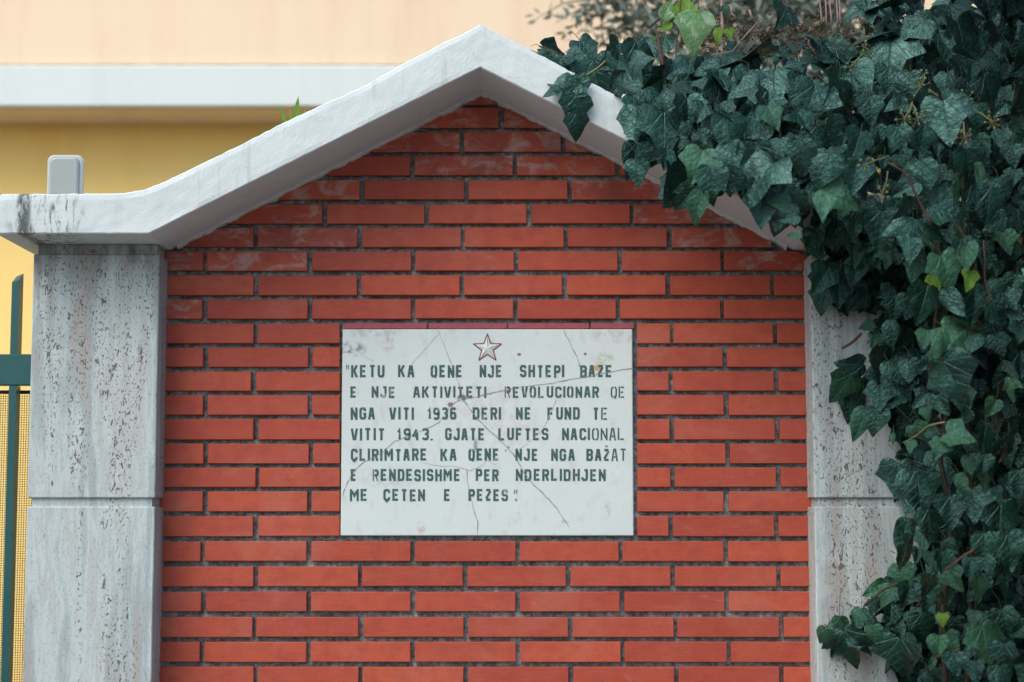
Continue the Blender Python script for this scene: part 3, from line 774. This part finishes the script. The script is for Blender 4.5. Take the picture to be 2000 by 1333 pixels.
def leaf_matrix(P, L, ang, up, yaw, roll=0):
    """P base point; ang: where the tip points (0 right, 90 down); up: how far the upper face looks to the sky"""
    a, u = R(ang), R(up*.84)
    t = Vector((math.cos(a), -math.sin(a)*math.sin(u), -math.sin(a)*math.cos(u)))
    nrm = Vector((0, -math.cos(u), math.sin(u)))
    rot = Matrix.Rotation(R(yaw), 3, 'Z'); t = rot @ t; nrm = rot @ nrm
    rr = Matrix.Rotation(R(roll), 3, t); nrm = rr @ nrm
    s_ = t.cross(nrm)
    m = Matrix(((s_.x, t.x, nrm.x), (s_.y, t.y, nrm.y), (s_.z, t.z, nrm.z))) * L
    m = m.to_4x4(); m.translation = P
    return m
def sm(a, b, x): t = max(0, min(1, (x-a)/(b-a))); return t*t*(3-2*t)
def fy(px, py):
    """how far forward the ivy's outer leaves stand"""
    bul = .28 + .20*sm(1120, 1420, px)
    up_ = bul*sm(40, 330, py) + (1-sm(40, 330, py))*(bul*.35)
    lo = .15 + .34*sm(1640, 1880, px)
    k = sm(330, 560, py)
    left = up_ if px < 1560 else up_*(1-k) + lo*k
    return -left - .05*sm(1150, 1400, px)
OUT = [(1045,112),(1075,92),(1150,88),(1215,92),(1290,95),(1400,98),(1460,88),(1500,70),(1560,55),(1620,60),(1650,35),(1700,-10),(1760,-160),(1850,-420),(2500,-460),(2600,700),(2560,2500),
 (1720,2500),(1700,1800),(1690,1420),(1770,1345),(1735,1300),(1705,1255),(1665,1300),(1640,1290),(1605,1238),(1650,1205),(1685,1180),(1720,1140),(1755,1100),(1785,1050),(1765,1000),(1735,950),(1745,880),
 (1690,850),(1700,800),(1650,790),(1625,755),(1665,722),(1705,705),(1690,640),(1660,612),(1585,602),(1582,520),(1560,480),(1550,440),(1500,440),(1465,420),(1395,385),(1350,400),(1310,385),(1290,345),(1240,345),(1218,290),(1222,215),(1150,200),(1120,235),(1100,190),(1085,150)]
def inside(x, y, P=OUT):
    c = False; n = len(P)
    for i in range(n):
        a, b = P[i], P[(i+1) % n]
        if (a[1] > y) != (b[1] > y) and x < (b[0]-a[0])*(y-a[1])/(b[1]-a[1])+a[0]: c = not c
    return c
def edge_dist(x, y, P=OUT):
    d = 1e9
    for i in range(len(P)):
        a = Vector(P[i]); b = Vector(P[(i+1) % len(P)]); p = Vector((x, y)); ab = b-a
        t = max(0, min(1, (p-a).dot(ab)/ab.dot(ab))); d = min(d, (a+ab*t-p).length)
    return d
# prominent leaves: photo position, length, tip direction, tilt to the sky, kind[, material]
H = """1042 111 78 172 55 A;1082 97 62 20 62 B;1099 111 62 165 58 B;1126 113 58 20 58 E;1078 137 62 110 20 E;1083 176 46 165 30 C;1117 176 80 92 10 E;1126 215 78 92 -6 B;1128 246 62 84 -8 E
1148 98 70 60 30 B;1166 153 100 80 5 A;1200 95 52 120 40 E;1192 122 60 150 50 B;1250 113 92 80 2 B;1231 152 108 65 38 A;1242 178 82 30 58 E;1283 165 74 118 48 A;1308 197 66 90 20 B;1255 208 80 70 38 E;1336 178 62 25 50 E
1240 243 92 95 6 B;1290 92 72 100 42 E;1384 134 74 150 48 A;1447 109 130 176 70 A;1392 170 78 130 38 A;1434 134 52 120 40 E;1459 155 72 92 38 B;1457 174 70 165 50 A;1461 194 70 125 38 A;1510 158 104 82 52 B
1608 105 80 100 38 B;1657 100 86 15 52 A;1468 84 74 130 52 B;1583 203 108 104 14 B;1636 185 116 112 25 A;1678 155 84 60 30 B;1571 238 64 62 28 E;1541 233 38 172 30 D;1480 252 62 160 32 E;1418 218 52 60 25 B
1369 218 54 120 30 E;1298 258 112 92 8 A;1420 256 90 92 0 B;1531 30 72 110 34 A;1581 72 54 20 58 B;1678 19 74 150 40 C;1705 63 106 172 62 E;1737 113 124 92 30 A;1783 58 78 140 20 B;1810 44 68 40 50 E
1858 31 84 92 45 A;1902 34 58 5 40 E;1883 72 100 72 15 A;1881 112 58 30 10 E;1851 90 84 60 20 D;1774 166 68 100 0 B;1734 155 66 100 10 E;1936 180 92 68 0 B;1991 190 74 92 0 B;1848 234 112 82 8 B
1755 206 60 165 25 E;1811 200 62 110 10 B;1720 15 96 160 50 E;1241 310 78 95 2 B;1243 336 60 90 -6 E;1300 312 48 100 10 E;1308 358 92 90 -14 B;1363 322 84 112 14 A g;1430 308 74 80 6 B;1474 260 54 160 30 E
1487 348 114 122 24 A;1363 400 78 104 2 D g;1390 355 78 86 0 B;1522 290 54 92 25 E;1488 408 84 96 4 B;1524 395 50 190 12 E g;1562 395 48 50 10 B;1541 424 48 172 20 E;1553 460 34 182 20 D g;1576 456 24 -5 20 D g
1562 302 74 92 0 B;1675 283 78 110 8 B;1607 330 84 120 4 B;1670 338 92 102 4 E;1637 382 96 25 22 C g;1800 272 84 100 0 B;1758 270 62 82 4 E;1769 367 64 155 25 E;1800 345 80 90 5 B;1895 325 94 72 0 B
1914 338 54 88 10 D g;1851 413 90 18 22 A;1958 367 58 80 18 B;1933 400 78 92 5 B;1958 272 48 90 5 B;1782 462 102 104 22 C;1815 474 48 42 20 D g;1668 490 74 92 8 E g;1885 489 64 80 8 B;1979 304 52 90 0 B
1670 438 64 92 -4 E;1765 405 58 100 -4 B;1716 447 92 100 -2 A;1593 494 42 60 20 E g;1638 562 82 100 16 A;1670 530 58 95 10 B;1787 528 50 104 20 B g;1850 528 86 72 14 A g;1828 552 40 80 10 E y;1886 502 64 90 10 B g
1804 593 92 102 12 B;1895 547 48 100 12 E y;1907 593 92 86 2 D;1862 590 78 62 4 D;1948 564 48 90 8 B;1948 614 66 52 2 B;1970 586 54 60 10 E;1989 614 42 30 20 B;1994 648 44 90 10 B;1749 600 58 90 2 B
1742 650 62 86 2 D;1806 662 44 100 14 E g;1871 658 102 38 14 C g;1708 665 38 110 20 E g;1694 636 34 160 20 E;1604 545 74 120 -10 B;1608 588 64 105 -8 E;1713 710 88 102 6 D;1749 727 64 60 14 E;1664 715 62 168 -8 B
1647 758 78 120 -2 B g;1775 722 54 90 4 B;1864 745 114 62 2 B;1970 760 54 100 10 C g;1994 710 64 90 4 B;1718 775 64 95 2 B;1683 825 78 112 2 D g;1710 822 62 98 0 B;1744 857 28 95 20 D g;1778 872 30 100 20 E g
1874 853 66 15 20 A g;1834 877 46 108 20 B g;1924 855 70 100 4 B;1922 906 44 95 10 B;1920 940 46 90 10 E g;1879 945 52 70 8 D g;1753 938 86 92 -8 A;1794 960 104 86 6 B;1955 1021 96 92 8 A;1856 1000 74 90 2 B
1901 985 78 88 4 B;1814 1025 74 90 4 E;1766 1045 84 106 4 D;1971 872 74 92 -2 B;1991 940 54 90 2 B;1974 1078 84 82 8 B;1923 1069 68 90 4 B;1895 1106 42 100 10 B;1930 1104 40 80 10 E;1840 1097 50 92 8 B
1767 1078 86 110 2 D;1765 1126 64 80 12 E g;1734 1165 50 122 14 E g;1716 1152 62 155 10 D g;1862 1132 58 62 12 A g;1815 1146 54 100 8 E;1811 1163 58 88 8 B;1774 1161 54 100 8 B;1912 1154 54 90 6 E g;1679 1207 46 100 8 E g
1639 1222 42 95 0 E g;1609 1242 40 118 -4 B g;1653 1267 92 80 -4 C;1705 1238 44 92 0 B g;1760 1284 96 90 -4 A;1962 1216 62 80 10 A;1927 1257 88 76 8 A g;1842 1211 30 90 10 E y;1780 1211 34 100 8 E g;1859 1255 52 60 8 E g
1833 1262 48 100 8 B g;1822 1297 30 95 22 D g;1800 1225 64 90 0 B;1866 1297 54 90 4 B;1905 1312 50 90 4 E;1950 1324 60 92 8 B;1962 1284 64 90 0 B;1357 58 92 100 10 B v;1337 14 66 -80 10 E y;1302 18 60 -70 10 D v;1402 68 36 95 10 D y;1283 80 24 60 20 E y;1300 52 30 140 10 E y;1424 66 26 80 10 E y;1345 38 34 20 10 E y;1418 22 28 60 10 E g;1690 108 26 80 10 E g
1508 227 64 68 20 E g;1330 130 60 150 50 E;1545 130 62 160 55 B;1560 165 60 95 30 E;1345 215 70 80 15 B;1500 205 66 100 10 B;1626 250 70 95 0 B;1700 215 66 90 0 B;1452 300 60 95 -2 B;1590 275 70 100 -2 E"""
Mm = {'': M_leaf, 'g': M_leafg, 'y': M_leafy, 'v': M_leafv}
ivy = thing('ivy', (at(1840, 900, 0).x, .15, 0), 'dense dark green ivy spilling over the right side of the coping and pillar', 'ivy')
IV = wloc(ivy)
cnt = 0; petiole = MB(); placed = []
rv = random.Random(5)
def keep_out(px, py, Y):
    """keep a leaf's depth clear of the masonry"""
    q = at(px, py, Y)
    if q.x < XEND + .02 and q.z < ztopc(min(q.x, XEND)) + .01:
        if q.z > zbase - .01 or q.x < at(1575, 500, 0).x: Y = min(Y, -.268 - rv.random()*.02)
        elif q.x < at(1840, 560, PF).x: Y = min(Y, PF-.02-rv.random()*.03)
    return Y
def put(px, py, dep): return keep_out(px, py, fy(px, py) + dep)
def add_leaf(px, py, L, ang, up, kind, mat, Y=None):
    global cnt
    Y = keep_out(px, py, fy(px, py) + rv.uniform(-.045, .03)) if Y is None else Y
    if kind == 'B' and rv.random() < .35: kind = rv.choice('AE')
    c = at(px, py, Y); Lw = L/F*(Y-CAM.y)*.92
    calm = .15 if mat is M_leafv else 1
    m = leaf_matrix(Vector((0,0,0)), Lw, ang, up, rv.uniform(-26, 26)*calm, rv.gauss(0, 20)*calm)
    base = c - (m.to_3x3() @ Vector((0, .45, 0)))
    m.translation = base - IV
    o = bpy.data.objects.new('leaf', leaf_mesh(kind, rv.randrange(6), mat)); C.objects.link(o); o.parent = ivy; o.matrix_local = m; cnt += 1
    # petiole runs from the leaf back into the mass
    t = (m.to_3x3() @ Vector((0, 1, 0))).normalized()
    e = base - t*.02 + Vector((rv.uniform(-.02, .02), rv.uniform(.03, .06), rv.uniform(.0, .03)))
    petiole.tube([base + t*.004, base - t*.014 + Vector((0, .006, .004)), e], .0008, .0007, 4)
for item in H.replace('\n', ';').split(';'):
    f = item.split(); add_leaf(*map(float, f[:5]), f[5], Mm[f[6] if len(f) > 6 else '']); placed.append((float(f[0]), float(f[1])))
tries = 0
while cnt < 298 and tries < 20000:
    tries += 1
    x, y = rv.uniform(1060, 1998), rv.uniform(30, 1330)
    if not inside(x, y) or edge_dist(x, y) < 17: continue
    if min((x-a)**2+(y-b)**2 for a, b in placed) < 27**2: continue
    top = y < 210 and x < 1750
    add_leaf(x, y, rv.uniform(28, 58), rv.gauss(95, 30), rv.uniform(25, 58) if top else rv.uniform(-10, 22), rv.choice('ABBEE'), M_leafg if rv.random() < .16 else M_leaf, fy(x, y)+rv.uniform(.015, .06))
    placed.append((x, y))
# the leaves behind and beyond the frame
mass = MB()
def mass_leaf(px, py, L, ang, up, Y):
    k = rv.choice('ABBEE'); vs, fs, uv = PROTO[k][rv.randrange(6)]
    m = leaf_matrix(at(px, py, Y), L/F*(Y-CAM.y), ang, up, rv.uniform(-45, 45), rv.uniform(-35, 35))
    mass.add([m @ Vector(v) for v in vs], fs, uv)
for _ in range(4400):
    x, y = rv.uniform(1050, 2080), rv.uniform(0, 1400)
    if not inside(x, y): continue
    e = edge_dist(x, y)
    if e < 19 or (e < 50 and rv.random() < .25): continue
    dep = (rv.uniform(.25, .85) if x > 1860 else rv.uniform(.2, .55)) if x > 1650 else rv.uniform(.10, .30)
    if y < 210 and x < 1760:
        dep = rv.uniform(.02, .3); up = rv.uniform(20, 65)
    else: up = rv.uniform(-20, 35)
    mass_leaf(x, y-10, rv.uniform(30, 66), rv.gauss(95, 34), up, put(x, y, dep))
for _ in range(1500):           # the back of the hedge
    x, y = rv.uniform(1760, 2100), rv.uniform(60, 1420)
    if inside(x, y) and edge_dist(x, y) > 50: mass_leaf(x, y-10, rv.uniform(70, 120), rv.gauss(95, 40), rv.uniform(-30, 40), put(x, y, rv.uniform(.8, 1.25)))
for _ in range(3200):           # beyond the frame the ivy goes on, bulged forward to shade the right side
    x, y = rv.uniform(1700, 2590), rv.uniform(-450, 2450)
    if not inside(x, y) or (x < 2040 and -20 < y < 1370): continue
    mass_leaf(x, y-10, rv.uniform(60, 110), rv.gauss(95, 30), rv.uniform(-15, 45), put(x, y, rv.uniform(-.10, .25) - (.35*rv.random() if x > 2080 or y < -80 else 0)))
tag(obj('leaf_mass', mass, M_leaf, ivy, smooth=True), kind='stuff')
obj('petiole', petiole, M_pet, ivy)['kind'] = 'stuff'
def stem(pts, r0, r1, mat, dY=-.01, name='stem'):
    P = [at(x, y, fy(x, y)+dY+(z if len(q) > 2 else 0)) for q in pts for (x, y, z) in [(q+(0,))[:3]]]
    fine = []
    for i in range(len(P)-1):
        for t in (0, .5): fine.append(P[i].lerp(P[i+1], t) + Vector((rv.uniform(-.0015, .0015), 0, rv.uniform(-.0015, .0015))))
    fine.append(P[-1]); mb = MB(); mb.tube(fine, r0, r1, 7); return obj(name, mb, mat, ivy, smooth=True)
stem([(1294,128),(1291,100),(1285,75),(1280,58)], .0040, .0028, M_stem, -.02); stem([(1270,55),(1290,35),(1312,18),(1322,2)], .0026, .0016, M_stem)
stem([(1320,135),(1322,80),(1327,40),(1331,-40)], .0024, .0016, M_stem, -.02); stem([(1412,70),(1411,30),(1408,-60)], .0042, .0034, M_twig)
stem([(1440,38),(1425,20),(1408,5)], .0022, .0016, M_twig)
for a, b in ((1603,1596),(1612,1610),(1622,1620),(1634,1636),(1640,1628)): stem([(a+2,48),(a,10),(b,-60)], .0024, .0018, M_twig)
stem([(1182,119),(1165,135),(1150,146),(1132,151)], .0026, .0022, M_stemg, -.035)
stem([(1736,318),(1765,336),(1782,362),(1796,395),(1808,420),(1818,440)], .0022, .0030, M_stem, -.03)
stem([(1842,1117),(1865,1100),(1885,1085),(1902,1074)], .0024, .0030, M_stem, -.035); stem([(1686,1186),(1705,1168),(1728,1150),(1752,1140)], .0020, .0026, M_stem, -.035)
stem([(1763,865),(1790,850),(1815,832),(1845,825)], .0014, .0018, M_stemg, -.03); stem([(1643,681),(1658,673),(1670,664),(1682,652)], .0030, .0036, M_stem, -.02)
stem([(1565,452),(1570,475),(1572,492)], .0012, .0012, M_stemg, -.02); stem([(1922,470),(1923,540),(1930,570),(1935,590)], .0014, .0020, M_stem, -.03)
stem([(1611,1218),(1618,1228),(1630,1236)], .0014, .0014, M_stem, -.02); stem([(1823,1284),(1845,1280),(1875,1268)], .0014, .0018, M_stem, -.03)
stem([(1788,1190),(1795,1176),(1800,1166)], .0016, .0018, M_stem, -.03); stem([(1390,110),(1430,100),(1480,45),(1500,40)], .0016, .0014, M_twig, .02)
stem([(1548,42),(1556,60),(1545,20),(1536,10)], .0014, .0012, M_stem, -.01); stem([(1463,20),(1472,40)], .0028, .0024, M_twig, .0)
stem([(1818,448),(1840,520),(1826,640),(1850,780),(1835,900),(1860,1010),(1840,1200),(1850,1380),(1830,1700),(1840,2200)], .004, .008, M_bark, .16)
stem([(1900,100),(1880,300),(1905,520),(1890,800),(1900,1100),(1880,1500),(1870,2200)], .004, .009, M_bark, .30)
def cluster(cx, cy, rr, nb, root):
    dY = -.055; c = at(cx, cy, fy(cx, cy)+dY); mb = MB()
    rt = at(root[0], root[1], fy(*root)+dY+.02); mb.tube([rt, rt.lerp(c, .5)+Vector((.003, -.004, .002)), c], .0014, .0011, 5); bs = []
    for k in range(nb):
        a = 2.4*k; e = math.acos(1-1.5*(k+.5)/nb); R_ = rr/800*rv.uniform(.8, 1.1)
        d = Vector((math.sin(e)*math.cos(a), -math.cos(e)*.8, math.sin(e)*math.sin(a))); p = c + d*R_
        mb.tube([c, p], .0006, .0006, 4); bs.append(p)
    st_ = obj('berry_cluster', mb, M_stemg, ivy)
    for p in bs:
        r = rv.uniform(.0028, .0040); b = MB().ball(p, r, 8, 5); b.tube([p+(p-c).normalized()*r*.8, p+(p-c).normalized()*r*1.35], r*.35, r*.3, 5)
        obj('berry', b, M_berry if rv.random() < .72 else M_berryb, st_, smooth=True)
for a in ((1795,170,20,12,(1832,188)),(1766,232,15,8,(1782,200)),(1792,232,16,9,(1780,202)),(1886,198,19,9,(1850,195)),(1938,238,16,9,(1890,212)),(1884,268,15,9,(1872,205)),
          (1722,378,15,8,(1734,335)),(1688,322,11,5,(1730,308)),(1805,145,8,4,(1800,165)),(1685,90,10,6,(1700,110)),(1660,130,9,5,(1685,105))): cluster(*a)
dry = MB()                      # dry seed heads among the top shoots
for _ in range(430):
    x, y = rv.uniform(1370, 1700), rv.gauss(72, 26)
    if y > 118 or y < -10: continue
    c = at(x, y, fy(x, y)+rv.uniform(-.02, .10)); dry.ball(c, rv.uniform(.0018, .0036), 6, 4)
    dry.tube([c, c+Vector((rv.uniform(-.012, .012), .004, -rv.uniform(.006, .02)))], .0006, .0006, 3)
tag(obj('dry_seed_head', dry, M_berryb, ivy), kind='stuff')

# ------------------------------------------------------------------ grey-green tree between wall and building
OY = 1.5
tr = thing('olive_tree', (at(1480, 0, OY).x, OY, -.12), 'blurred grey-green fine leaved tree behind the ivy and above the coping', 'tree')
tx = at(1480, 0, OY).x
tm = MB(); tm.tube([(tx, OY, -.12), (tx+.05, OY, 1.0), (tx-.03, OY+.05, 2.0), (tx+.02, OY, 2.7)], .07, .045, 9)
trunk = obj('trunk', tm, M_stem, tr, smooth=True)
lv = MB(); br = MB()
def olive_branch(a, b, n, sp, L0=.055):
    A, B = Vector(a), Vector(b); br.tube([A, A.lerp(B, .5)+Vector((0, 0, .02)), B], .004, .0010, 5)
    for i in range(n):
        p = A.lerp(B, rv.random()**.8) + Vector((rv.gauss(0, sp), rv.gauss(0, sp), rv.gauss(0, sp)))
        d = Vector((rv.gauss(-.2, .6), rv.gauss(0, .5), rv.gauss(.1, .6))).normalized()*rv.uniform(.7, 1.2)*L0
        s_ = d.cross(Vector((rv.gauss(0, 1), rv.gauss(0, 1), rv.gauss(0, 1)))).normalized()*L0*.17
        lv.add([p, p+d*.5-s_, p+d, p+d*.5+s_], [(0, 1, 2, 3)])
top = (tx, OY, 2.6)
for _ in range(46):
    px, py = rv.uniform(1200, 1780), rv.uniform(-330, 70); q = at(px, py, OY+rv.uniform(-.35, .45)); olive_branch(top, q, 44, .04)
    olive_branch(Vector(top).lerp(q, .6), q, 74, .05)
for (px, py, n) in ((1045,38,16),(1085,45,26),(1105,60,24),(1150,30,60),(1190,20,70),(1130,75,20),(1200,60,70),(1240,40,90),(1260,80,70),(1170,85,40),(1300,60,90),(1350,40,70),(1220,95,60),(1155,5,50),(1100,-30,40)):
    q = at(px, py, OY+rv.uniform(-.2, .2)); r_ = at(px+110, py-40, OY); olive_branch(r_, q, n, .018, .045)
obj('branch', br, M_obr, trunk); tag(obj('crown', lv, M_olive, tr), kind='stuff')
